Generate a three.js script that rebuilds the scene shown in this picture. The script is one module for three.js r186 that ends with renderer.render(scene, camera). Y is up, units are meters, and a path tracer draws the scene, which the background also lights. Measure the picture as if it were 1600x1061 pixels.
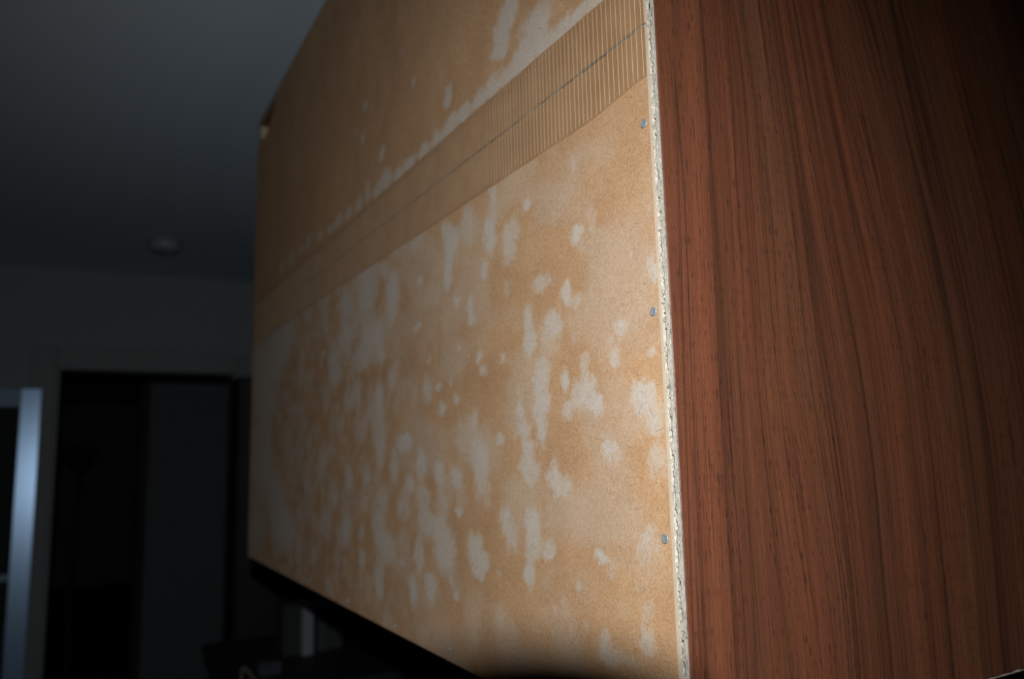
import * as THREE from 'three';
import { mergeGeometries } from 'three/addons/utils/BufferGeometryUtils.js';
import { RoundedBoxGeometry } from 'three/addons/geometries/RoundedBoxGeometry.js';

// ------------------------------------------------------------------ camera, light, exposure
const W = 1600, H = 1061, FOCAL = 1220, EYE = 1.65;
const scene = new THREE.Scene();
scene.background = new THREE.Color(0x000000);
const camera = new THREE.PerspectiveCamera(2 * Math.atan(H / 2 / FOCAL) * 180 / Math.PI, W / H, 0.008, 40);
camera.filmGauge = 23.6;                                   // an 18 mm lens on a small sensor
const yaw = 29.3585 * Math.PI / 180, pitch = 8.2775 * Math.PI / 180;
camera.position.set(0, EYE, 0);
camera.lookAt(Math.sin(yaw) * Math.cos(pitch), EYE + Math.sin(pitch), -Math.cos(yaw) * Math.cos(pitch));
camera.rotateZ(-1.4033 * Math.PI / 180);
camera.updateMatrixWorld(true);
camera.focus = 0.455; camera.userData.fStop = 3.8;
const renderer = new THREE.WebGLRenderer({ antialias: true });
renderer.toneMapping = THREE.LinearToneMapping;
renderer.toneMappingExposure = 1.0;
renderer.shadowMap.enabled = true;

const camPoint = (x, y, z) => new THREE.Vector3(x, y, -z).applyMatrix4(camera.matrixWorld);   // metres right, up, ahead of the lens
const flash = new THREE.SpotLight(0xf6fbff, 1.85, 0, 54 * Math.PI / 180, 1, 2);             // the camera's own pop-up flash, the only light in the dark room
flash.position.copy(camPoint(0.006, 0.0867, -0.048));
flash.target.position.copy(camPoint(-0.14, -0.20, 1));
flash.shadow.radius = 0.2; flash.castShadow = true; flash.shadow.mapSize.set(2048, 2048);
flash.shadow.camera.near = 0.02; flash.shadow.camera.far = 12;
scene.add(flash, flash.target);

// ------------------------------------------------------------------ helpers
function rng(seed) { let s = seed >>> 0; return () => { s = (s + 0x6D2B79F5) | 0; let t = Math.imul(s ^ (s >>> 15), 1 | s); t = (t + Math.imul(t ^ (t >>> 7), 61 | t)) ^ t; return ((t ^ (t >>> 14)) >>> 0) / 4294967296; }; }
function hash(x, y, s) { let h = Math.imul(x, 374761393) + Math.imul(y, 668265263) + Math.imul(s, 1274126177); h = Math.imul(h ^ (h >>> 13), 1274126177); return ((h ^ (h >>> 16)) >>> 0) / 4294967296; }
function vnoise(x, y, s = 0) {
  const xi = Math.floor(x), yi = Math.floor(y); let fx = x - xi, fy = y - yi;
  fx = fx * fx * (3 - 2 * fx); fy = fy * fy * (3 - 2 * fy);
  const a = hash(xi, yi, s), b = hash(xi + 1, yi, s), c = hash(xi, yi + 1, s), d = hash(xi + 1, yi + 1, s);
  return a + (b - a) * fx + (c - a) * fy + (a - b - c + d) * fx * fy;
}
const fbm = (x, y, s, o = 3) => { let v = 0, a = 0.5, t = 0; for (let i = 0; i < o; i++) { v += a * vnoise(x, y, s + i * 17); t += a; a *= 0.5; x *= 2.03; y *= 2.03; } return v / t; };
const smooth = (a, b, x) => { const t = Math.min(1, Math.max(0, (x - a) / (b - a))); return t * t * (3 - 2 * t); };
const clamp = (x) => x < 0 ? 0 : x > 1 ? 1 : x;
function texture(w, h, fill, srgb = true) {                 // fill(i, j, out): column, row from the bottom, 0..255
  const data = new Uint8Array(w * h * 4), out = [0, 0, 0];
  for (let j = 0; j < h; j++) for (let i = 0; i < w; i++) {
    fill(i, j, out); const k = 4 * (j * w + i);
    data[k] = Math.min(255, Math.max(0, out[0])); data[k + 1] = Math.min(255, Math.max(0, out[1])); data[k + 2] = Math.min(255, Math.max(0, out[2])); data[k + 3] = 255;
  }
  const t = new THREE.DataTexture(data, w, h, THREE.RGBAFormat);
  t.colorSpace = srgb ? THREE.SRGBColorSpace : THREE.NoColorSpace;
  t.magFilter = THREE.LinearFilter; t.minFilter = THREE.LinearMipmapLinearFilter; t.generateMipmaps = true;
  t.wrapS = t.wrapT = THREE.RepeatWrapping; t.needsUpdate = true; t.userData = { data, w, h };
  return t;
}
const lin = (r, g, b) => new THREE.Color().setRGB(r, g, b);
const mat = (c, rough = 0.8, extra = {}) => new THREE.MeshStandardMaterial({ color: c, roughness: rough, ...extra });
const taken = {};
function numbered(name) { const n = taken[name] = (taken[name] ?? -1) + 1; return n ? `${name}_${String(n).padStart(3, '0')}` : name; }
function mesh(name, geo, m, parent) {
  const o = new THREE.Mesh(geo, m); o.name = parent ? name : numbered(name);
  o.castShadow = o.receiveShadow = true; (parent || scene).add(o); return o;
}
function thing(name, label, category, [x, y, z], turn = 0, group) {
  const o = new THREE.Group(); o.name = numbered(name); o.position.set(x, y, z); o.rotation.y = turn;
  o.userData = { label, category }; if (group) o.userData.group = group; scene.add(o); return o;
}
function struct(name, geo, m, label, category) { const o = mesh(name, geo, m); o.userData = { kind: 'structure', label, category }; return o; }
const bx = (x0, x1, y0, y1, z0, z1) => new THREE.BoxGeometry(x1 - x0, y1 - y0, z1 - z0).translate((x0 + x1) / 2, (y0 + y1) / 2, (z0 + z1) / 2);
const rbx = (x0, x1, y0, y1, z0, z1, r = 0.004, seg = 2) => new RoundedBoxGeometry(x1 - x0, y1 - y0, z1 - z0, seg, r).translate((x0 + x1) / 2, (y0 + y1) / 2, (z0 + z1) / 2);
const merge = (list) => mergeGeometries(list.map((g) => g.index ? g.toNonIndexed() : g));

// ------------------------------------------------------------------ the room (floor at 0, eye level at 1.65, ceiling at 2.45)
const CEIL = 2.45, ZW = -3.65, WT = 0.12;
const grainTex = texture(512, 512, (i, j, o) => { const v = fbm(i / 6, j / 6, 3, 3) * 255; o[0] = o[1] = o[2] = v; }, false);
const bumpTile = (rep, rep2 = rep) => { const t = grainTex.clone(); t.repeat.set(rep, rep2); t.needsUpdate = true; return t; };
const paint = mat(lin(0.29, 0.31, 0.325), 0.85, { bumpMap: bumpTile(6), bumpScale: 0.0006 });
const ceilPaint = mat(lin(0.70, 0.82, 0.92), 0.95, { bumpMap: bumpTile(44, 84), bumpScale: 0.0008 });
const casingPaint = mat(lin(0.23, 0.24, 0.24), 0.6);
const floorMat = mat(lin(0.03, 0.026, 0.024), 0.8, { bumpMap: bumpTile(20), bumpScale: 0.002 });
const X0 = -2.4, X1 = 3.2, Z1 = 1.9, ZF = -12.5;
struct('floor', bx(X0 - WT, X1 + WT, -0.1, 0, ZF - WT, Z1 + WT), floorMat, 'dark floor of the unlit room and hall', 'floor');
struct('ceiling', bx(X0 - WT, X1 + WT, CEIL, CEIL + 0.1, ZF - WT, Z1 + WT), ceilPaint, 'textured white ceiling of the dark room', 'ceiling');
struct('wall_left', bx(X0 - WT, X0, 0, CEIL, ZF - WT, Z1 + WT), paint, 'grey painted wall on the left of the room', 'wall');
struct('wall_right', bx(X1, X1 + WT, 0, CEIL, ZF - WT, Z1 + WT), paint, 'grey painted wall on the right of the room', 'wall');
struct('wall_front', bx(X0, X1, 0, CEIL, Z1, Z1 + WT), paint, 'grey painted wall behind the photographer', 'wall');
const DX0 = -0.068, DX1 = 0.628, DTOP = EYE + 0.38;
struct('wall_back', merge([bx(X0, DX0, 0, CEIL, ZW - WT, ZW), bx(DX1, X1, 0, CEIL, ZW - WT, ZW), bx(DX0, DX1, DTOP, CEIL, ZW - WT, ZW)]), paint, 'grey painted end wall with a dark open doorway', 'wall');
struct('wall_hall', bx(X0, X1, 0, CEIL, ZF - WT, ZF), paint, 'dark end wall far behind the doorway', 'wall');
struct('wall_partition', bx(0.50, X1, 0, CEIL, -6.5 - WT, -6.5), paint, 'grey painted wall seen in the right half of the doorway', 'wall');
{ // casing round the doorway
  const c = new THREE.Group(); c.name = 'trim_1'; c.userData = { kind: 'structure', label: 'flat painted casing round the dark doorway', category: 'door casing' }; scene.add(c); c.position.set((DX0 + DX1) / 2, 0, ZW);
  const cx = (DX0 + DX1) / 2, w = 0.095, p = [[0.5, 0]];
  mesh('side_casing', rbx(DX0 - w - cx, DX0 - cx, 0, DTOP + w, 0, 0.018), casingPaint, c);
  mesh('side_casing', rbx(DX1 - cx, DX1 + 0.05 - cx, 0, DTOP + w, 0, 0.018), casingPaint, c);
  mesh('head_casing', rbx(DX0 - cx, DX1 - cx, DTOP, DTOP + w, 0, 0.018), casingPaint, c);
  mesh('jamb', bx(DX0 - cx, DX0 + 0.012 - cx, 0, DTOP, -WT, 0), casingPaint, c);
  mesh('jamb', bx(DX1 - 0.012 - cx, DX1 - cx, 0, DTOP, -WT, 0), casingPaint, c);
}
{ // brown wooden jamb at the partition's end
  const o = mesh('trim_2', rbx(0.435, 0.50, 0, CEIL, -6.5 - WT - 0.02, -6.5 + 0.02, 0.006), mat(lin(0.07, 0.03, 0.013), 0.6)); o.userData = { kind: 'structure', label: 'reddish brown wooden jamb upright inside the dark doorway', category: 'door jamb' };
}
{ // glazed door leaf folded back against the end wall
  const d = new THREE.Group(); d.name = 'door_1'; d.userData = { kind: 'structure', label: 'pale blue-white framed glass door beside the dark doorway', category: 'glass door' };
  const TOP = EYE + 0.295, wd = 0.78, st = 0.07; scene.add(d); d.position.set(-0.113, 0.01, -3.53); d.rotation.set(-0.026, 0.0, 0);
  const fm = new THREE.MeshPhysicalMaterial({ color: lin(0.36, 0.53, 0.76), roughness: 0.28, metalness: 0.55, ior: 1.5 });
  const rm = new THREE.MeshPhysicalMaterial({ color: lin(0.33, 0.46, 0.60), roughness: 0.6, metalness: 0.0 });
  const h = TOP - 0.01;
  mesh('stile', rbx(-st, 0, 0, h, -0.02, 0.022, 0.003), fm, d);
  mesh('stile', rbx(-wd, -wd + st, 0, h, -0.02, 0.022, 0.003), fm, d);
  mesh('top_rail', rbx(-wd + st, -st, h - 0.072, h - 0.002, -0.02, 0.016, 0.003), rm, d);
  mesh('bottom_rail', rbx(-wd + st, -st, 0, 0.2, -0.02, 0.016, 0.003), rm, d);
  const bars = [0.62, 1.225]; const gl = new THREE.MeshPhysicalMaterial({ color: 0xffffff, roughness: 0.02, transmission: 1, thickness: 0, ior: 1.5 });
  for (const b of bars) mesh('glazing_bar', rbx(-wd + st, -st, b - 0.012, b + 0.012, -0.01, 0.012, 0.003), rm, d);
  const ys = [0.2, 0.62 - 0.012, 0.62 + 0.012, 1.225 - 0.012, 1.225 + 0.012, h - 0.072];
  for (let k = 0; k < 3; k++) mesh('pane', bx(-wd + st, -st, ys[2 * k], ys[2 * k + 1], -0.001, 0.001), gl, d);
  mesh('added_dark_backing', bx(-wd + st, -st, 0.2, h - 0.072, -0.018, -0.012), mat(lin(0.03, 0.033, 0.036), 0.9), d);  // made-up dark sheet behind the panes, added so the glass stays dark
}

// ------------------------------------------------------------------ the cabinet seen from behind
const T = 0.0022;                                           // hardboard thickness
const CX = 0.2962, CY = EYE - 0.178, CZ = -0.3425, LEN = 1.2085, SEAM = 0.4385, TOPH = 0.854, DEEP = 0.50;
const cabinet = thing('cabinet', 'wooden cabinet seen from behind, raw hardboard back with pale stains, brown woodgrain side', 'cabinet', [CX, CY, CZ]);

// stains: distance along the back from the near corner, height above its lower edge, half width, half height (all mm), strength 0..9
const STAINS_LOWER = '157 367 7.2 6.8 9;211 391 7.9 12.6 6;214 370 11.4 10.9 5;218 355 9.7 11.4 7;180 353 15.4 14.0 6;186 333 12.5 11.4 5;196 346 26.9 13.2 3;90 326 9.7 8.5 9;71 333 6.9 10.0 4;90 377 3.5 4.6 5;32 297 2.8 3.4 4;8 283 8.1 8.0 6;13 289 5.9 3.9 4;137 301 16.1 7.6 6;106 288 8.9 7.7 8;91 281 8.5 6.6 5;159 279 10.5 10.7 7;123 271 11.1 10.1 6;43 256 10.4 3.6 3;190 308 6.8 7.0 4;225 330 7.5 6.0 5;13 320 3.3 5.1 3;32 344 5.8 2.5 3;83 314 4.9 4.8 3;59 347 4.9 4.3 2;157 260 9.4 12.0 8;129 261 17.3 16.2 5;45 252 6.5 7.2 5;58 247 4.1 3.3 4;53 236 5.3 6.9 6;17 235 4.4 4.2 6;200 253 5.9 7.7 7;241 258 6.6 5.4 8;234 246 6.4 6.4 6;140 240 11.6 7.5 4;143 223 13.4 19.5 7;146 209 11.7 11.6 6;174 225 5.4 6.6 4;175 211 7.4 7.8 7;171 195 11.6 9.1 7;143 193 8.9 12.4 7;164 179 11.3 11.3 7;163 165 16.9 10.3 7;207 190 9.1 7.5 7;95 255 8.5 7.0 3;87 237 6.8 9.0 5;111 228 5.7 9.3 8;110 207 7.2 9.6 6;96 215 9.2 13.3 7;82 216 11.0 14.7 7;72 207 7.1 8.6 8;27 211 13.9 9.5 8;18 199 11.6 11.2 6;17 191 8.7 7.4 5;64 180 9.6 8.8 7;53 174 9.2 6.7 4;17 171 9.2 12.1 6;129 164 10.1 9.8 7;120 154 15.5 9.6 7;243 170 17.6 24.7 7;251 204 6.7 11.8 5;201 128 11.4 13.1 7;190 113 12.0 12.8 6;161 120 12.0 19.2 9;167 91 8.4 13.7 9;139 111 9.4 8.8 7;250 94 14.1 17.5 7;77 111 8.4 5.2 8;65 105 6.0 7.8 4;102 91 4.2 4.9 6;121 76 5.6 9.3 4;133 71 4.6 4.7 4;56 83 10.3 8.3 3;29 122 12.4 12.1 5;23 133 7.5 5.5 4;31 87 9.4 8.3 4;34 69 8.9 9.7 6;74 63 4.8 6.2 5;73 53 11.5 7.7 6;54 55 14.0 5.6 4;51 111 10.2 4.6 3;215 51 7.4 10.6 4;195 49 6.0 7.0 3;114 60 2.0 5.4 4;96 66 4.1 3.4 4;214 84 6.9 4.1 4;37 104 12.1 7.4 3;236 61 16.9 7.5 2;1003 358 97.6 42.2 7;1112 313 83.5 64.7 7;614 329 40.3 22.2 7;516 316 44.8 24.8 8;551 296 47.7 16.9 8;484 292 14.6 12.3 7;664 299 29.1 27.2 7;830 315 26.6 31.2 5;716 319 14.3 5.4 9;649 283 34.0 14.2 6;574 256 24.7 17.1 6;490 246 13.7 19.3 7;450 260 16.5 15.2 6;501 230 34.3 19.4 6;490 205 27.1 22.6 6;484 180 18.5 22.2 6;607 245 18.3 17.5 5;557 207 26.1 16.6 5;413 191 21.3 11.7 9;371 170 13.7 16.6 8;326 161 12.3 15.7 8;291 159 11.3 11.1 8;354 240 13.3 16.7 6;326 242 8.1 6.6 7;289 228 7.4 7.7 7;317 221 7.9 7.9 7;299 243 4.1 3.8 7;270 193 25.4 23.0 5;239 144 17.3 12.9 4;281 270 4.6 3.7 6;349 269 4.7 5.3 6;380 305 14.3 5.5 6;720 170 20.4 27.4 7;911 208 35.8 32.0 6;786 163 22.6 19.8 5;445 166 14.2 21.3 6;598 153 19.1 16.9 7;533 159 15.8 12.3 6;400 150 12.8 10.7 8;1125 170 111.6 74.1 6;885 251 18.4 9.0 6;744 214 19.7 17.7 4;535 377 42.2 45.2 8;449 351 21.7 33.4 8;615 372 29.8 23.4 7;473 386 13.5 12.5 7;379 391 25.6 18.1 5;308 389 8.0 8.6 9;294 370 16.8 18.7 9;302 345 12.0 16.3 9;260 380 16.7 21.5 6;218 362 11.5 16.4 6;371 351 7.5 6.5 7;282 314 8.0 6.4 8;256 304 7.5 12.4 7;251 291 9.8 6.7 5;228 331 7.0 9.3 5;335 369 16.9 20.2 3;336 330 24.5 20.0 3;378 419 17.1 10.1 3;805 401 37.0 29.4 5;719 395 32.3 27.5 4;923 380 56.9 31.8 6;424 404 13.2 12.0 4;1168 45 86.9 53.2 6;934 67 86.0 41.1 7;992 112 60.6 36.1 5;753 46 14.7 18.7 6;755 90 19.7 12.9 4;692 90 29.7 26.2 6;604 92 16.6 24.2 7;630 81 18.6 20.9 6;549 92 12.6 12.2 7;548 62 12.6 13.5 7;490 104 24.6 28.6 7;464 82 31.0 17.8 7;490 46 17.3 21.4 8;423 72 6.2 4.4 6;393 48 10.7 15.1 9;350 58 15.8 14.4 8;376 84 13.6 19.2 8;316 93 26.5 23.5 8;360 115 24.8 16.0 7;330 110 18.8 12.6 7;294 57 5.9 7.5 6;303 68 6.0 5.5 5;258 100 14.4 14.1 8;244 88 11.6 13.7 7;286 128 7.2 4.9 7;820 10 27.0 15.0 4;834 58 24.0 15.4 4;537 130 22.6 19.5 5;417 128 23.0 19.1 6;474 139 20.0 17.0 5;367 139 20.6 15.1 6;322 132 17.1 15.4 5;281 140 11.6 12.0 5;665 133 28.5 24.3 5;790 111 31.4 24.0 5;1080 265 106.7 125.3 4;1038 89 149.4 68.6 3;1174 355 72.1 67.8 4;961 300 91.6 58.5 3;833 241 49.2 43.0 3';
const STAINS_UPPER = '539 608 9.8 6.7 7;381 569 7.1 6.1 7;297 516 9.4 10.8 8;549 569 11.1 7.1 7;574 586 7.8 4.7 5;479 523 10.8 9.3 7;414 618 7.7 5.2 4;275 538 3.4 3.4 4;540 702 6.2 4.3 3;517 523 6.9 3.6 4;333 579 9.6 13.6 2;209 486 13.8 12.4 9;233 484 14.7 9.9 8;264 485 17.2 10.9 8;292 485 17.0 12.5 8;322 483 18.3 10.4 8;357 482 16.5 9.4 8;395 483 18.0 8.4 8;429 482 17.4 9.4 8;465 489 18.7 13.6 8;495 485 17.6 10.1 7;529 493 10.6 14.5 7;565 488 17.6 9.9 7;604 489 16.2 9.4 7;652 491 20.5 9.8 7;691 491 18.8 7.4 6;739 494 20.3 8.6 6;803 500 14.9 14.1 6;848 498 23.9 8.3 6;910 500 19.6 11.9 5;977 500 21.4 9.1 5;176 539 15.9 16.6 9;189 523 16.5 16.8 9;194 513 12.2 10.1 9;134 506 26.1 18.0 7;140 491 23.7 15.5 7;157 486 22.4 13.2 8;126 476 16.3 12.6 7;184 484 16.1 10.9 7;66 483 18.7 6.9 7;53 478 9.3 3.6 7;89 482 14.5 9.5 7;109 479 17.2 9.8 7;100 503 5.9 2.4 3';
const parse = (s) => s.split(';').map((q) => q.split(' ').map(Number));
const stainLower = parse(STAINS_LOWER), stainUpper = parse(STAINS_UPPER);
function stainField(list, d0, d1, h0, h1, cell = 1.0) {     // strength of the stains on a grid of cell millimetres
  const w = Math.ceil((d1 - d0) / cell) + 2, h = Math.ceil((h1 - h0) / cell) + 2, f = new Float32Array(w * h);
  for (const [d, y, rd, rh, a] of list) {
    const R = 1.75, s = (a / 9);
    const i0 = Math.max(0, Math.floor((d - rd * R - d0 - 6) / cell)), i1 = Math.min(w - 1, Math.ceil((d + rd * R - d0 + 6) / cell));
    const j0 = Math.max(0, Math.floor((y - rh * R - h0 - 6) / cell)), j1 = Math.min(h - 1, Math.ceil((y + rh * R - h0 + 6) / cell));
    for (let j = j0; j <= j1; j++) for (let i = i0; i <= i1; i++) {
      const px = d0 + i * cell, py = h0 + j * cell;
      const q = Math.min(rd, 7) * 0.95;
      const wx = px + (fbm(px / 8, py / 8, 5, 3) - 0.5) * q * 1.5, wy = py + (fbm(px / 8, py / 8, 9, 3) - 0.5) * q * 1.5;
      const e = Math.sqrt(((wx - d) / rd) ** 2 + ((wy - y) / rh) ** 2) + (vnoise(px / 2.2, py / 2.2, 31) - 0.5) * 0.22;
      const v = s * (1 - smooth(0.35, 1.5, e));
      const k = j * w + i; f[k] = 1 - (1 - f[k]) * (1 - v * 0.92);
    }
  }
  return (px, py) => {
    let x = (px - d0) / cell, y = (py - h0) / cell; x = Math.min(w - 1.001, Math.max(0, x)); y = Math.min(h - 1.001, Math.max(0, y));
    const i = Math.floor(x), j = Math.floor(y), fx = x - i, fy = y - j, k = j * w + i;
    return (f[k] * (1 - fx) + f[k + 1] * fx) * (1 - fy) + (f[k + w] * (1 - fx) + f[k + w + 1] * fx) * fy;
  };
}
function boardTexture(w, h, d0, d1, h0, h1, field, upper, fibres, seed) {
  const sx = (d1 - d0) / w, sy = (h1 - h0) / h, r = rng(seed);
  const over = new Float32Array(w * h);                     // light and dark wood fibres
  for (let n = 0; n < fibres; n++) {
    const len = 1.5 + 7 * r() ** 2.2, ang = r() * Math.PI * 2, bend = (r() - 0.5) * 1.6, dark = r() < 0.3, a = (dark ? -1 : 0.9) * (0.16 + 0.55 * r() ** 2.5);
    let x = r() * w, y = r() * h, t = ang; const st = Math.max(4, Math.ceil(len / Math.min(sx, sy)));
    for (let k = 0; k < st; k++) {
      const i = x | 0, j = y | 0; if (i < 0 || j < 0 || i >= w || j >= h) break;
      over[j * w + i] = Math.abs(a) > Math.abs(over[j * w + i]) ? a : over[j * w + i];
      t += bend / st; x += Math.cos(t) * len / st / sx; y += Math.sin(t) * len / st / sy;
    }
  }
  return texture(w, h, (i, j, o) => {
    // the board runs away from the corner, the picture's columns run towards it
    const d = d1 - (i + 0.5) * sx, y = h0 + (j + 0.5) * sy;
    const F = field(d, y), n5 = 0.6 * fbm(d / 6, y / 7.5, 201, 3) + 0.4 * vnoise(d / 1.7, y / 2, 205); let s = 0.86 * smooth(0.05, 0.92, F * 1.06 + (n5 - 0.5) * 0.55 * Math.min(1, F * 3));
    const blot = fbm(d / 26, y / 30, 41, 3);
    if (!upper) {                                           // small uncounted specks, thick towards the far and the lower parts
      const sp = fbm(d / 9, y / 11, 61, 2), zone = smooth(230, 700, d) + 0.15 * smooth(800, 1050, d) * smooth(60, 160, y);
      s = 1 - (1 - s) * (1 - 0.62 * zone * smooth(0.56 - 0.08 * zone, 0.68, sp) * smooth(0.2, 0.55, blot));
      const film = smooth(0.42, 0.72, fbm(d / 60, y / 45, 71, 3));
      s = 1 - (1 - s) * (1 - 0.34 * film);
    } else {
      const sp = vnoise(d / 6, y / 6, 63); s = 1 - (1 - s) * (1 - 0.3 * smooth(0.9, 0.98, sp));
    }
    const g = (hash(i, j, seed) - 0.5), m = vnoise(d / 0.9, y / 0.9, 83) - 0.5, c = blot - 0.5, l = fbm(d / 90, y / 90, 7, 2) - 0.5;
    const f = over[j * w + i];
    let R = 193 + 16 * c + 14 * l + 20 * m + 16 * g, G = 151 + 18 * c + 12 * l + 21 * m + 17 * g, B = 112 + 18 * c + 6 * l + 20 * m + 16 * g;
    s = clamp(s) * (0.9 + 0.35 * m);
    R += (205 - R) * s; G += (196 - G) * s; B += (186 - B) * s;
    if (f > 0) { R += (240 - R) * f; G += (215 - G) * f; B += (170 - B) * f; } else if (f < 0) { R += (110 - R) * -f; G += (70 - G) * -f; B += (40 - B) * -f; }
    o[0] = R; o[1] = G; o[2] = B;
  });
}
const D0 = 7.4, DM = 380, D1 = LEN * 1000, HU0 = SEAM * 1000 + 1, HU1 = 848;
const fieldL = stainField(stainLower, 0, D1, 0, SEAM * 1000), fieldU = stainField(stainUpper, 0, D1, HU0, HU1);
const boardMat = (map, rx, ry) => { const b = grainTex.clone(); b.repeat.set(rx / 0.05, ry / 0.05); b.needsUpdate = true; return new THREE.MeshPhysicalMaterial({ map, roughness: 0.72, specularIntensity: 0.5, bumpMap: b, bumpScale: 0.00013 }); };
const rawEdge = mat(lin(0.42, 0.33, 0.235), 0.9), boardBack = rawEdge;
// faces of a board: shapes in (z, height), split where the picture of the near part ends
function faceGeo(poly, u0, u1, v0, v1) {
  const g = new THREE.ShapeGeometry(new THREE.Shape(poly.map(([a, b]) => new THREE.Vector2(a, b)))), p = g.attributes.position, uv = g.attributes.uv;
  for (let k = 0; k < p.count; k++) uv.setXY(k, (p.getX(k) - u0) / (u1 - u0), (p.getY(k) - v0) / (v1 - v0));
  return g.rotateY(-Math.PI / 2).toNonIndexed();
}
function board(name, label, polyNear, polyFar, outline, v0, v1, mats) {
  const core = new THREE.ExtrudeGeometry(new THREE.Shape(outline.map(([a, b]) => new THREE.Vector2(a, b))), { depth: T - 0.0001, bevelEnabled: false }).rotateY(-Math.PI / 2).translate(T, 0, 0);
  core.clearGroups();
  const c = core.index ? core.toNonIndexed() : core;
  const g = mergeGeometries([faceGeo(polyNear, -DM / 1000, -D0 / 1000, v0, v1), faceGeo(polyFar, -D1 / 1000, -DM / 1000, v0, v1), c], true);
  const o = mesh(name, g, mats, cabinet); if (label) o.userData.label = label; return o;
}
const zn = -D0 / 1000, zm = -DM / 1000, zf = -D1 / 1000, sl = SEAM - 0.0012, su = SEAM + 0.0014;
const lowMats = [boardMat(boardTexture(1600, 1900, D0, DM, 0, SEAM * 1000, fieldL, false, 15000, 11), 0.373, 0.438), boardMat(boardTexture(2048, 1056, DM, D1, 0, SEAM * 1000, fieldL, false, 9000, 12), 0.83, 0.438), rawEdge];
const upMats = [boardMat(boardTexture(1500, 1640, D0, DM, HU0, HU1, fieldU, true, 12000, 13), 0.373, 0.41), boardMat(boardTexture(2048, 1000, DM, D1, HU0, HU1, fieldU, true, 7000, 14), 0.83, 0.41), rawEdge];
const lowerBoard = board('back_panel', 'lower hardboard back panel thick with pale stains', [[zm, 0], [zn, 0], [zn, sl], [zm, sl]], [[zf, 0], [zm, 0], [zm, sl], [zf, sl]], [[zf, 0], [zn, 0], [zn, sl], [zf, sl]], 0, SEAM, lowMats);
const ut = 0.848, notch = [[-1.02, ut], [-1.055, 0.829], [-1.10, 0.801], [-1.15, 0.79], [-1.168, 0.806], [-1.19, 0.80], [zf, 0.783]];
const upperBoard = board('back_panel', 'upper hardboard back panel with a broken corner', [[zm, su], [zn, su], [zn, ut], [zm, ut]], [[zf, su], [zm, su], [zm, ut], ...notch], [[zf, su], [zn, su], [zn, ut], ...notch], HU0 / 1000, HU1 / 1000, upMats);

// nails driven through the back
const zinc = mat(lin(0.34, 0.365, 0.38), 0.4, { metalness: 0.3 });
function nail(z, h, parent, r = 0.0028) {
  const pts = [[0, 0.00055], [r * 0.45, 0.0005], [r * 0.82, 0.00085], [r * 0.97, 0.0007], [r, 0.0003], [r * 0.97, -0.0002], [0.0009, -0.0004], [0.0009, -0.012], [0, -0.013]].map(([a, b]) => new THREE.Vector2(a, b));
  mesh('nail', new THREE.LatheGeometry(pts, 28).rotateZ(Math.PI / 2).translate(-0.0001, h, z), zinc, parent).rotation.set(0, 0, 0);
}
for (const h of [0.3756, 0.2587, 0.1279, 0.018]) nail(-0.0122, h, lowerBoard);
for (const h of [0.515, 0.64, 0.76]) nail(-0.0122, h, upperBoard);
for (const [z, h] of [[-0.309, 0.0105], [-0.442, 0.0065], [-0.17, 0.008], [-0.60, 0.008], [-0.78, 0.008], [-0.95, 0.008], [-1.1, 0.008]]) nail(z, h, lowerBoard, 0.0022);

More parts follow.
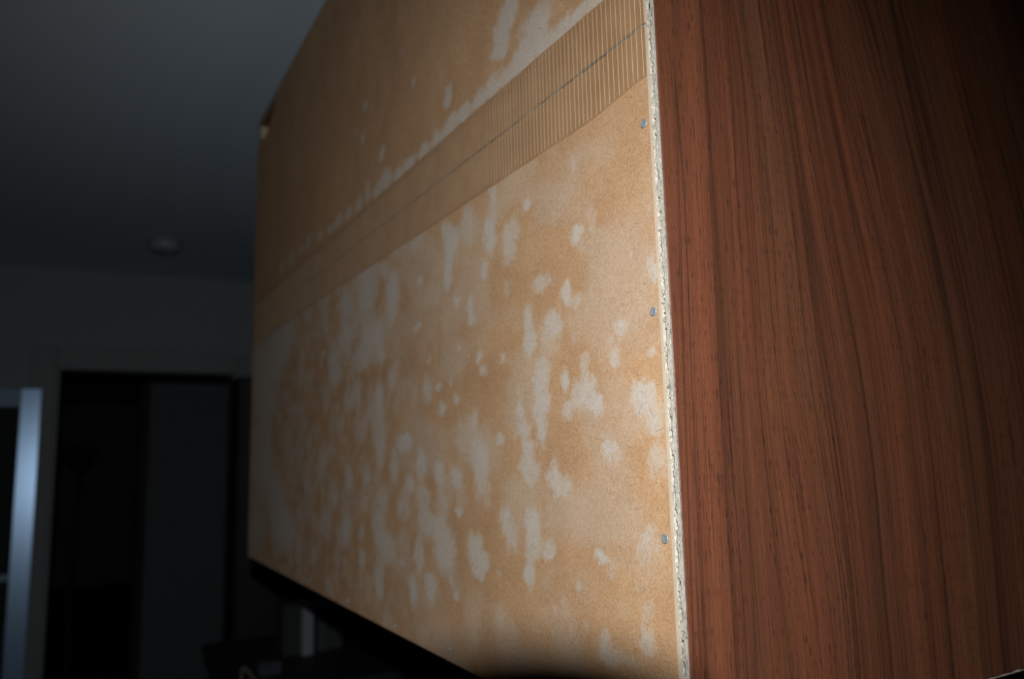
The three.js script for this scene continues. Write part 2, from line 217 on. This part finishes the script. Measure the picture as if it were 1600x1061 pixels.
// kraft tape over the seam between the two boards: its own strip above and below the crack, reinforcing threads bridging it
{
  const tapeTex = texture(2048, 640, (i, j, o) => {          // 0.4 m by 0.075 m
    const d = i / 2048 * 400, y = j / 640 * 75, q = (y * 0.80 + d * 0.55) / 1.45, ph = q - Math.floor(q);
    const row = Math.floor(q), n = vnoise(d / 1.4, row * 3.1, 91) - 0.5, g = hash(i, j, 92) - 0.5, big = fbm(d / 20, y / 20, 93, 3) - 0.5;
    const l = (ph < 0.36 ? -26 : 14) * (0.7 + n) + 9 * g + 22 * big;
    const k = d / 5.05 - Math.floor(d / 5.05), th = Math.abs(k - 0.5) > 0.44 ? 8 : 0;
    o[0] = 168 + l + th; o[1] = 127 + l + th; o[2] = 88 + l * 0.9 + th;
  });
  tapeTex.repeat.set(1 / 0.4, 1 / 0.075);
  const tb = texture(1024, 320, (i, j, o) => { const d = i / 1024 * 400, y = j / 320 * 75, q = (y * 0.80 + d * 0.55) / 1.45, ph = q - Math.floor(q); o[0] = o[1] = o[2] = ph < 0.32 ? 60 : 190; }, false);
  tb.repeat.copy(tapeTex.repeat);
  const tm = new THREE.MeshPhysicalMaterial({ map: tapeTex, roughness: 0.6, bumpMap: tb, bumpScale: 0.00002 });
  const tape = new THREE.Group(); tape.name = 'sealing_tape'; tape.userData.label = 'brown reinforced paper tape over the seam'; cabinet.add(tape);
  const yTop = 0.4768, yBot = 0.3995, crack = (z) => SEAM + 0.0006 * (vnoise(z * 40, 0, 101) - 0.5) + 0.0009 * (vnoise(z * 260, 0, 102) - 0.5);
  const gap = (z) => 0.0006 + 0.00055 * vnoise(z * 150, 3, 103);
  const out = (z) => 0.0001 + 0.00005;
  function strip(lo, hi) {
    const n = 900, pos = [], uv = [], idx = [];
    for (let k = 0; k <= n; k++) {
      const z = zn + (zf - zn) * k / n, a = lo(z), b = hi(z);
      for (const [x, y] of [[-out(z), a], [-out(z), b], [0, a], [0, b]]) { pos.push(x, y, z); uv.push(-z, y - yBot); }
      if (k < n) { const q = 4 * k; for (const [s, e] of [[0, 1], [2, 0], [1, 3]]) idx.push(q + s, q + e, q + 4 + e, q + s, q + 4 + e, q + 4 + s); }
    }
    const g = new THREE.BufferGeometry(); g.setAttribute('position', new THREE.Float32BufferAttribute(pos, 3)); g.setAttribute('uv', new THREE.Float32BufferAttribute(uv, 2)); g.setIndex(idx); g.computeVertexNormals(); return g.toNonIndexed();
  }
  const rough = (z, s) => 0.0004 * (vnoise(z * 60, 0, s) - 0.5) + 0.0012 * (vnoise(z * 6, 0, s) - 0.5);
  const s1 = strip((z) => crack(z) + gap(z), (z) => yTop + rough(z, 111)), s2 = strip((z) => yBot + rough(z, 112) + 0.005 * smooth(-0.07, -0.01, z), (z) => crack(z) - gap(z));
  for (const s of [s1, s2]) { s.computeVertexNormals(); const o = mesh('paper_strip', s, tm, tape); }
  const th = [], r = rng(77);
  for (let k = 0; k < 236; k++) {
    const z = zn - 0.003 - k * 0.00505 + (r() - 0.5) * 0.0008, lean = (r() - 0.5) * 0.001, segs = 6;
    const y0 = yBot + 0.0012 + 0.005 * smooth(-0.07, -0.01, z), y1 = yTop - 0.001, c = new THREE.CatmullRomCurve3(Array.from({ length: segs + 1 }, (_, q) => new THREE.Vector3(-0.00022, y0 + (y1 - y0) * q / segs, z + lean * (q / segs - 0.5) + (r() - 0.5) * 0.0003)));
    const tube = new THREE.TubeGeometry(c, 10, 0.00023, 4, false), tp = tube.attributes.position; for (let v = 0; v < tp.count; v++) tp.setX(v, -0.00016 + (tp.getX(v) + 0.00022) * 0.22); tube.computeVertexNormals(); th.push(tube);
  }
  const tg = mesh('reinforcing_threads', merge(th), mat(lin(0.72, 0.57, 0.40), 0.7), tape); tg.userData.kind = 'stuff'; tg.userData.label = 'thin pale threads in the tape';
}
// ragged particleboard edge of the near side panel, real pits along the joint
const chipCol = texture(96, 2048, (i, j, o) => {             // 20 mm by 0.85 m
  const z = i / 96 * 20, y = j / 2048 * 850, n = vnoise(z / 0.9, y / 1.5, 121), m = vnoise(z / 2.2, y / 4, 122), g = hash(i, j, 123) - 0.5;
  let l = 26 * (n - 0.5) + 22 * (m - 0.5) + 26 * g; const fl = smooth(0.80, 0.92, vnoise(z / 0.7, y / 2.6, 124)) * 62;
  o[0] = 186 + l - fl; o[1] = 177 + l - fl; o[2] = 162 + l - fl * 0.9;
});
{
  const nz = 40, ny = 1500, w = 0.02, y0 = 0.012, y1 = TOPH, pos = [], uv = [], idx = [];
  for (let j = 0; j <= ny; j++) for (let i = 0; i <= nz; i++) {
    const q = i / nz, z = -0.0006 - (q < 0.6 ? q * 0.0165 : 0.0099 + (q - 0.6) * 0.0238), y = y0 + (y1 - y0) * j / ny, mm = -z * 1000;
    const c = 5.7 + 1.8 * (fbm(y * 70, 0, 131, 2) - 0.5), near = 1 - smooth(0.25, 1.0, Math.abs(mm - c) / 1.15);
    const pit = near * smooth(0.52, 0.62, fbm(y * 360, mm * 0.8, 132, 2)) * 0.018;
    const small = smooth(0.82, 0.93, vnoise(y * 600, mm * 1.4, 133)) * 0.0008 * smooth(0.8, 2, mm);
    pos.push(T + pit + small + 0.00005 * vnoise(y * 900, mm * 2, 134), y, z); uv.push(-z / w, y / 0.85);
  }
  for (let j = 0; j < ny; j++) for (let i = 0; i < nz; i++) { const a = j * (nz + 1) + i, b = a + 1, c = a + nz + 1, d = c + 1; idx.push(a, c, b, b, c, d); }
  const g = new THREE.BufferGeometry(); g.setAttribute('position', new THREE.Float32BufferAttribute(pos, 3)); g.setAttribute('uv', new THREE.Float32BufferAttribute(uv, 2)); g.setIndex(idx); g.computeVertexNormals();
  const side = new THREE.Group(); side.name = 'side_panel'; side.userData.label = 'brown woodgrain laminate side panel'; cabinet.add(side);
  const chipMat = mat(0xffffff, 0.95, { map: chipCol });
  mesh('particleboard_edge', g, chipMat, side).userData.label = 'pale crumbling particleboard edge';
  const plain = mat(lin(0.5, 0.44, 0.36), 0.95);
  mesh('particleboard_core', bx(T + 0.021, DEEP, 0.012, TOPH, -0.02, -0.00065), plain, side);
  // woodgrain laminate with a slightly eased corner
  const woodTex = texture(2048, 2048, (i, j, o) => {         // 0.50 m wide, 0.85 m high
    const x = (i + 0.5) / 2048 * 500, y = (j + 0.5) / 2048 * 850, u = x / 100;
    const lean = 0.17 * smooth(10, 190, x) * smooth(90, 620, y), warp = 22 * (fbm(x / 160, y / 420, 141, 2) - 0.5) + 7 * (fbm(x / 50, y / 170, 142, 2) - 0.5);
    const cath = 30 * Math.exp(-(((x - 105) / 60) ** 2)) * Math.exp(-(((y - 40) / 130) ** 2));
    const q = x + lean * (y - 120) + warp - cath * 0.4;
    const ring = fbm(q / 9, y / 900, 143, 2), band = fbm(q / 26, y / 700, 144, 2), fine = vnoise(q / 1.5, y / 45, 145) - 0.5, l1 = 1 - Math.abs(2 * vnoise(q / 5.5, y / 800, 146) - 1), l2 = 1 - Math.abs(2 * vnoise(q / 2.1, y / 380, 152) - 1), line = smooth(0.84, 1, l1) * (0.4 + 0.6 * vnoise(q / 6, y / 160, 151)) + 0.55 * smooth(0.8, 1, l2) * smooth(0.35, 0.65, vnoise(q / 12, y / 120, 153));
    const pore = smooth(0.70, 0.93, vnoise(q / 0.55, y / 7, 147)) * (0.35 + 0.65 * smooth(0.35, 0.7, band)), spk = smooth(0.86, 0.99, vnoise(q / 0.5, y / 1.6, 148)), g = hash(i, j, 149) - 0.5;
    let v = 1.03 + 0.22 * (ring - 0.5) + 0.30 * (band - 0.5) + 0.12 * fine - 0.33 * line - 0.30 * pore + 0.20 * spk + 0.14 * g;
    const red = fbm(q / 34, y / 500, 150, 2) - 0.5;
    o[0] = 96 * v + 5 * red; o[1] = 57 * v - 5 * red; o[2] = 38 * v - 4 * red;
  });
  const lam = new THREE.MeshPhysicalMaterial({ map: woodTex, roughness: 0.48, specularIntensity: 1, bumpMap: (() => { const b = grainTex.clone(); b.repeat.set(14, 5); b.needsUpdate = true; return b; })(), bumpScale: 0.0001 });
  const prof = [[T + 0.0001, -0.0006], [T + 0.0003, -0.00032], [T + 0.0007, -0.00014], [T + 0.0013, -0.00003], [T + 0.002, 0]], P = [], UVs = [], I = [], cols = [...prof]; for (let k = 1; k <= 60; k++) cols.push([T + 0.002 + (DEEP - T - 0.002) * k / 60, 0]);
  for (const [x, z] of cols) { const b = 0.0125 + 0.0022 * vnoise(x * 500, 0, 161) * vnoise(x * 120, 1, 162); for (const [y] of [[b], [TOPH]]) { P.push(x, y, z); UVs.push(x / 0.50, y / 0.85); } }
  for (let k = 0; k < cols.length - 1; k++) { const a = 2 * k; I.push(a, a + 2, a + 1, a + 1, a + 2, a + 3); }
  const lg = new THREE.BufferGeometry(); lg.setAttribute('position', new THREE.Float32BufferAttribute(P, 3)); lg.setAttribute('uv', new THREE.Float32BufferAttribute(UVs, 2)); lg.setIndex(I); lg.computeVertexNormals();
  mesh('laminate', lg, lam, side);
  const body = mat(lin(0.17, 0.075, 0.038), 0.6), raw = mat(lin(0.42, 0.33, 0.23), 0.95);
  mesh('top_panel', merge([bx(T + 0.0002, DEEP, TOPH - 0.016, TOPH, -LEN - 0.002, -0.0205)]), body, cabinet);
  // raw rear edge of the top, standing proud of the board
  { const n = 260, P2 = [], I2 = []; for (let k = 0; k <= n; k++) { const z = -0.0205 - (LEN - 0.018) * k / n, j = 0.0012 * (vnoise(z * 160, 0, 171) - 0.3); P2.push(T + 0.0001 - 0.0006, TOPH - 0.016, z, T - 0.0005, TOPH + j - 0.0005, z, T + 0.004, TOPH + 0.0003, z); if (k < n) { const q = 3 * k; I2.push(q, q + 1, q + 3, q + 1, q + 4, q + 3, q + 1, q + 2, q + 4, q + 2, q + 5, q + 4); } }
    const e = new THREE.BufferGeometry(); e.setAttribute('position', new THREE.Float32BufferAttribute(P2, 3)); e.setIndex(I2); e.computeVertexNormals(); mesh('top_edge', e, raw, cabinet).userData.label = 'raw rear edge of the top'; }
  mesh('bottom_panel', bx(T + 0.0002, DEEP, 0.012, 0.028, -LEN + 0.018, -0.0205), body, cabinet);
  mesh('end_panel', bx(T + 0.0002, DEEP, 0.012, TOPH - 0.0165, -LEN - 0.002, -LEN + 0.0175), raw, cabinet).userData.label = 'raw edged panel at the far end';
  for (const [x, z] of [[0.22, -0.12], [0.46, -0.12], [0.22, -0.70], [0.46, -0.70]]) mesh('foot', new THREE.CylinderGeometry(0.014, 0.012, 0.0119, 18).translate(x, 0.006, z), body, cabinet);
  mesh('shelf', bx(0.02, DEEP - 0.02, 0.28, 0.296, -LEN + 0.018, -0.0205), body, cabinet);
}
// what the cabinet stands on: a narrower brown unit set well back under it
{
  const b = thing('base_unit', 'narrow brown wooden unit standing under the stained cabinet', 'base cabinet', [0.63, 0, -0.75]);
  const brown = mat(lin(0.17, 0.075, 0.038), 0.6), top = CY - 0.0001;
  mesh('body', rbx(-0.125, 0.125, 0.05, top - 0.022, -0.34, 0.34, 0.004), brown, b);
  mesh('top', rbx(-0.13, 0.145, top - 0.022, top, -0.35, 0.35, 0.003), brown, b);
  mesh('plinth', bx(-0.12, 0.11, 0, 0.05, -0.33, 0.33), brown, b);
  for (const z of [-0.17, 0.17]) { const d = mesh('door', rbx(0.1255, 0.143, 0.07, top - 0.03, z - 0.168, z + 0.168, 0.003), brown, b); mesh('handle', rbx(0.143, 0.163, 0.7, 0.84, z + (z < 0 ? 0.13 : -0.142), z + (z < 0 ? 0.142 : -0.13), 0.004), brown, d); }
}
{ // smoke detector on the ceiling
  const s = thing('smoke_detector', 'small round white smoke detector on the ceiling', 'smoke detector', [0.261, CEIL, -3.04]);
  const white = mat(lin(0.33, 0.36, 0.37), 0.5);
  mesh('base_plate', new THREE.LatheGeometry([[0, 0], [0.062, 0], [0.063, -0.004], [0.061, -0.009], [0, -0.009]].map((p) => new THREE.Vector2(...p)), 40), white, s);
  mesh('cover', new THREE.LatheGeometry([[0, -0.042], [0.03, -0.041], [0.046, -0.036], [0.054, -0.027], [0.056, -0.012], [0.054, -0.009], [0, -0.009]].map((p) => new THREE.Vector2(...p)), 40), white, s);
  mesh('test_button', new THREE.CylinderGeometry(0.009, 0.009, 0.004, 20).translate(0.015, -0.043, 0), white, s);
}
{ // floor lamp, a dark silhouette in the hall
  const l = thing('floor_lamp', 'black uplighter floor lamp standing in the dark doorway', 'floor lamp', [0.03, 0, -5.5]);
  const k = mat(lin(0.02, 0.02, 0.02), 0.5), y = EYE + 0.1;
  mesh('base', new THREE.LatheGeometry([[0, 0], [0.14, 0], [0.142, 0.012], [0.12, 0.024], [0.02, 0.034], [0, 0.034]].map((p) => new THREE.Vector2(...p)), 36), k, l);
  mesh('pole', new THREE.CylinderGeometry(0.0125, 0.0125, y - 0.15, 16).translate(0, 0.03 + (y - 0.15) / 2, 0), k, l);
  mesh('bowl', new THREE.LatheGeometry([[0, y - 0.145], [0.02, y - 0.145], [0.03, y - 0.12], [0.06, y - 0.075], [0.112, y], [0.108, y], [0.055, y - 0.066], [0, y - 0.075]].map((p) => new THREE.Vector2(...p)), 36), k, l);
}
{ // black sideboard beyond the cabinet, the things on it
  const TT = EYE - 0.562, s = thing('sideboard', 'black sideboard in the dark behind the cabinet', 'sideboard', [0.98, 0, -2.36]);
  const k = mat(lin(0.016, 0.016, 0.017), 0.6);
  mesh('body', rbx(-0.58, 0.58, 0.06, TT - 0.025, -0.30, 0.30, 0.004), k, s);
  mesh('top', rbx(-0.60, 0.60, TT - 0.025, TT, -0.32, 0.32, 0.003), k, s);
  mesh('plinth', bx(-0.55, 0.55, 0, 0.06, -0.28, 0.28), k, s);
  for (const x of [-0.29, 0.29]) { const d = mesh('door', rbx(x - 0.283, x + 0.283, 0.07, TT - 0.035, 0.30, 0.318, 0.003), k, s); mesh('handle', rbx(x - Math.sign(x) * 0.25 - 0.006, x - Math.sign(x) * 0.25 + 0.006, 0.55, 0.7, 0.318, 0.336, 0.004), k, d); }
  const up = (x0, x1, z, h, d, c, label) => { const b = thing('upright_box', label, 'box', [(x0 + x1) / 2, TT, z], 0); const w = x1 - x0; mesh('body', rbx(-w / 2, w / 2, 0, h - 0.012, -d / 2, d / 2, 0.002), mat(c, 0.8), b); mesh('lid', rbx(-w / 2 - 0.001, w / 2 + 0.001, h - 0.0118, h, -d / 2 - 0.001, d / 2 + 0.001, 0.002), mat(c, 0.8), b); };
  up(0.555, 0.603, -2.42, 0.14, 0.10, lin(0.025, 0.028, 0.026), 'dark grey upright box at the end of the row on the black sideboard');
  up(0.606, 0.638, -2.40, 0.14, 0.10, lin(0.24, 0.245, 0.27), 'palest grey narrow upright box on the black sideboard');
  up(0.655, 0.688, -2.42, 0.14, 0.10, lin(0.045, 0.047, 0.053), 'mid grey narrow upright box beside the palest one on the sideboard');
  up(0.695, 0.735, -2.44, 0.14, 0.10, lin(0.04, 0.048, 0.042), 'greenish grey upright box farthest along the row on the sideboard');
  const f = thing('flat_box', 'small flat dark blue-grey box lying on the black sideboard', 'box', [0.482, TT, -2.22]);
  mesh('body', rbx(-0.03, 0.03, 0, 0.022, -0.03, 0.03, 0.002), mat(lin(0.028, 0.03, 0.042), 0.7), f);
  mesh('lid', rbx(-0.031, 0.031, 0.0221, 0.034, -0.031, 0.031, 0.002), mat(lin(0.028, 0.03, 0.042), 0.7), f);
  // a loop of cord sticking up at the sideboard's edge
  const cv = new THREE.CatmullRomCurve3([[0.39, TT + 0.003, -2.08], [0.391, TT + 0.008, -2.1], [0.397, TT + 0.03, -2.12], [0.4, TT + 0.046, -2.125], [0.408, TT + 0.043, -2.125], [0.422, TT + 0.024, -2.12], [0.438, TT + 0.008, -2.1], [0.455, TT + 0.003, -2.08]].map((p) => new THREE.Vector3(...p)));
  const cord = mesh('cord', new THREE.TubeGeometry(cv, 60, 0.003, 8, false), mat(lin(0.16, 0.135, 0.11), 0.7)); cord.userData = { label: 'brownish cord bent up in a loop at the edge of the black sideboard', category: 'cord' };
}
{ // tall dark cupboard, added to turn the end wall black right of the doorway
  const w = thing('added_dark_cupboard', 'tall dark cupboard added against the end wall to blacken it beside the doorway casing', 'added_dark_cupboard', [1.27, 0, ZW + 0.125]);
  const k = mat(lin(0.022, 0.018, 0.017), 0.6);
  mesh('body', rbx(-0.665, 0.665, 0.06, 2.0, -0.11, 0.09, 0.004), k, w); mesh('plinth', bx(-0.65, 0.65, 0, 0.06, -0.11, 0.07), k, w);
  for (const x of [-0.33, 0.33]) { const d = mesh('door', rbx(x - 0.326, x + 0.326, 0.08, 1.98, 0.0905, 0.108, 0.003), k, w); mesh('handle', rbx(x - Math.sign(x) * 0.29 - 0.006, x - Math.sign(x) * 0.29 + 0.006, 0.95, 1.13, 0.108, 0.128, 0.004), k, d); }
}
{ // the photographer's camera: its flash lights the place and its lens barrel shades the foot of the board
  const c = thing('photo_camera', 'black camera with raised flash on a tripod', 'camera', [0, 0, 0]); c.position.set(0, 0, 0);
  const k = mat(lin(0.02, 0.02, 0.02), 0.6), rub = mat(lin(0.012, 0.012, 0.012), 0.9);
  const head = new THREE.Matrix4().copy(camera.matrixWorld), put = (name, g, m, p = c) => mesh(name, g.applyMatrix4(head), m, p);
  // in the camera's frame: x right, y up, z towards the photographer; the eye point lies inside the barrel
  const RIM = 0.045, RO = 0.0415, RI = 0.0392;
  const ring = (pts) => new THREE.LatheGeometry(pts.map((p) => new THREE.Vector2(...p)), 64).rotateX(-Math.PI / 2);
  const barrel = put('lens_barrel', ring([[0.0335, -0.06], [0.0345, -0.055], [0.0345, 0.008], [RO - 0.001, 0.018], [RO, 0.02], [RO, RIM - 0.001], [RO - 0.0008, RIM], [RI, RIM], [0.026, 0.012], [0.014, 0.002], [0.014, -0.04]]), k);
  put('zoom_ring', ring([[0.0345, -0.045], [0.0362, -0.043], [0.0362, -0.016], [0.0345, -0.014]]), rub, barrel);
  put('body', merge([rbx(-0.064, 0.062, -0.05, 0.044, 0.06, 0.12, 0.012, 3), rbx(-0.03, 0.03, 0.03, 0.066, 0.062, 0.115, 0.010, 3)]), k);
  put('grip', rbx(-0.074, -0.042, -0.05, 0.036, 0.035, 0.10, 0.012, 3), rub);
  put('mode_dial', new THREE.CylinderGeometry(0.011, 0.011, 0.008, 24).translate(0.045, 0.048, 0.09), k);
  const fh = put('flash_head', rbx(-0.021, 0.035, 0.077, 0.098, 0.0545, 0.082, 0.004), k);
  put('flash_window', bx(-0.012, 0.026, 0.0815, 0.0935, 0.0535, 0.0545), mat(lin(0.8, 0.8, 0.8), 0.3, { emissive: 0xf6fbff, emissiveIntensity: 1 }), fh);
  for (const s of [-1, 1]) put('flash_arm', bx(0.007 + s * 0.02 - 0.003, 0.007 + s * 0.02 + 0.003, 0.055, 0.08, 0.066, 0.074), k, fh);
  // tripod standing under it
  const q = camPoint(0, -0.05, -0.09), alu = mat(lin(0.04, 0.04, 0.042), 0.5);
  mesh('tripod_head', merge([new THREE.CylinderGeometry(0.026, 0.026, 0.012, 24).translate(q.x, q.y - 0.012, q.z), new THREE.SphereGeometry(0.02, 20, 14).translate(q.x, q.y - 0.034, q.z), new THREE.CylinderGeometry(0.022, 0.026, 0.04, 24).translate(q.x, q.y - 0.07, q.z)]), alu, c);
  mesh('centre_column', new THREE.CylinderGeometry(0.013, 0.013, 0.5, 18).translate(q.x, q.y - 0.33, q.z), alu, c);
  mesh('leg_collar', new THREE.CylinderGeometry(0.034, 0.03, 0.05, 24).translate(q.x, q.y - 0.28, q.z), alu, c);
  for (let i = 0; i < 3; i++) {
    const a = i * 2.0944 + 2.2, f = new THREE.Vector3(q.x + 0.46 * Math.cos(a), 0.012, q.z + 0.46 * Math.sin(a)), t = new THREE.Vector3(q.x + 0.028 * Math.cos(a), q.y - 0.28, q.z + 0.028 * Math.sin(a));
    const leg = mesh('leg', new THREE.TubeGeometry(new THREE.LineCurve3(t, f), 1, 0.011, 12, false), alu, c);
    mesh('foot', new THREE.SphereGeometry(0.013, 14, 10).translate(f.x, 0.013, f.z), rub, leg);
  }
}
renderer.render(scene, camera);
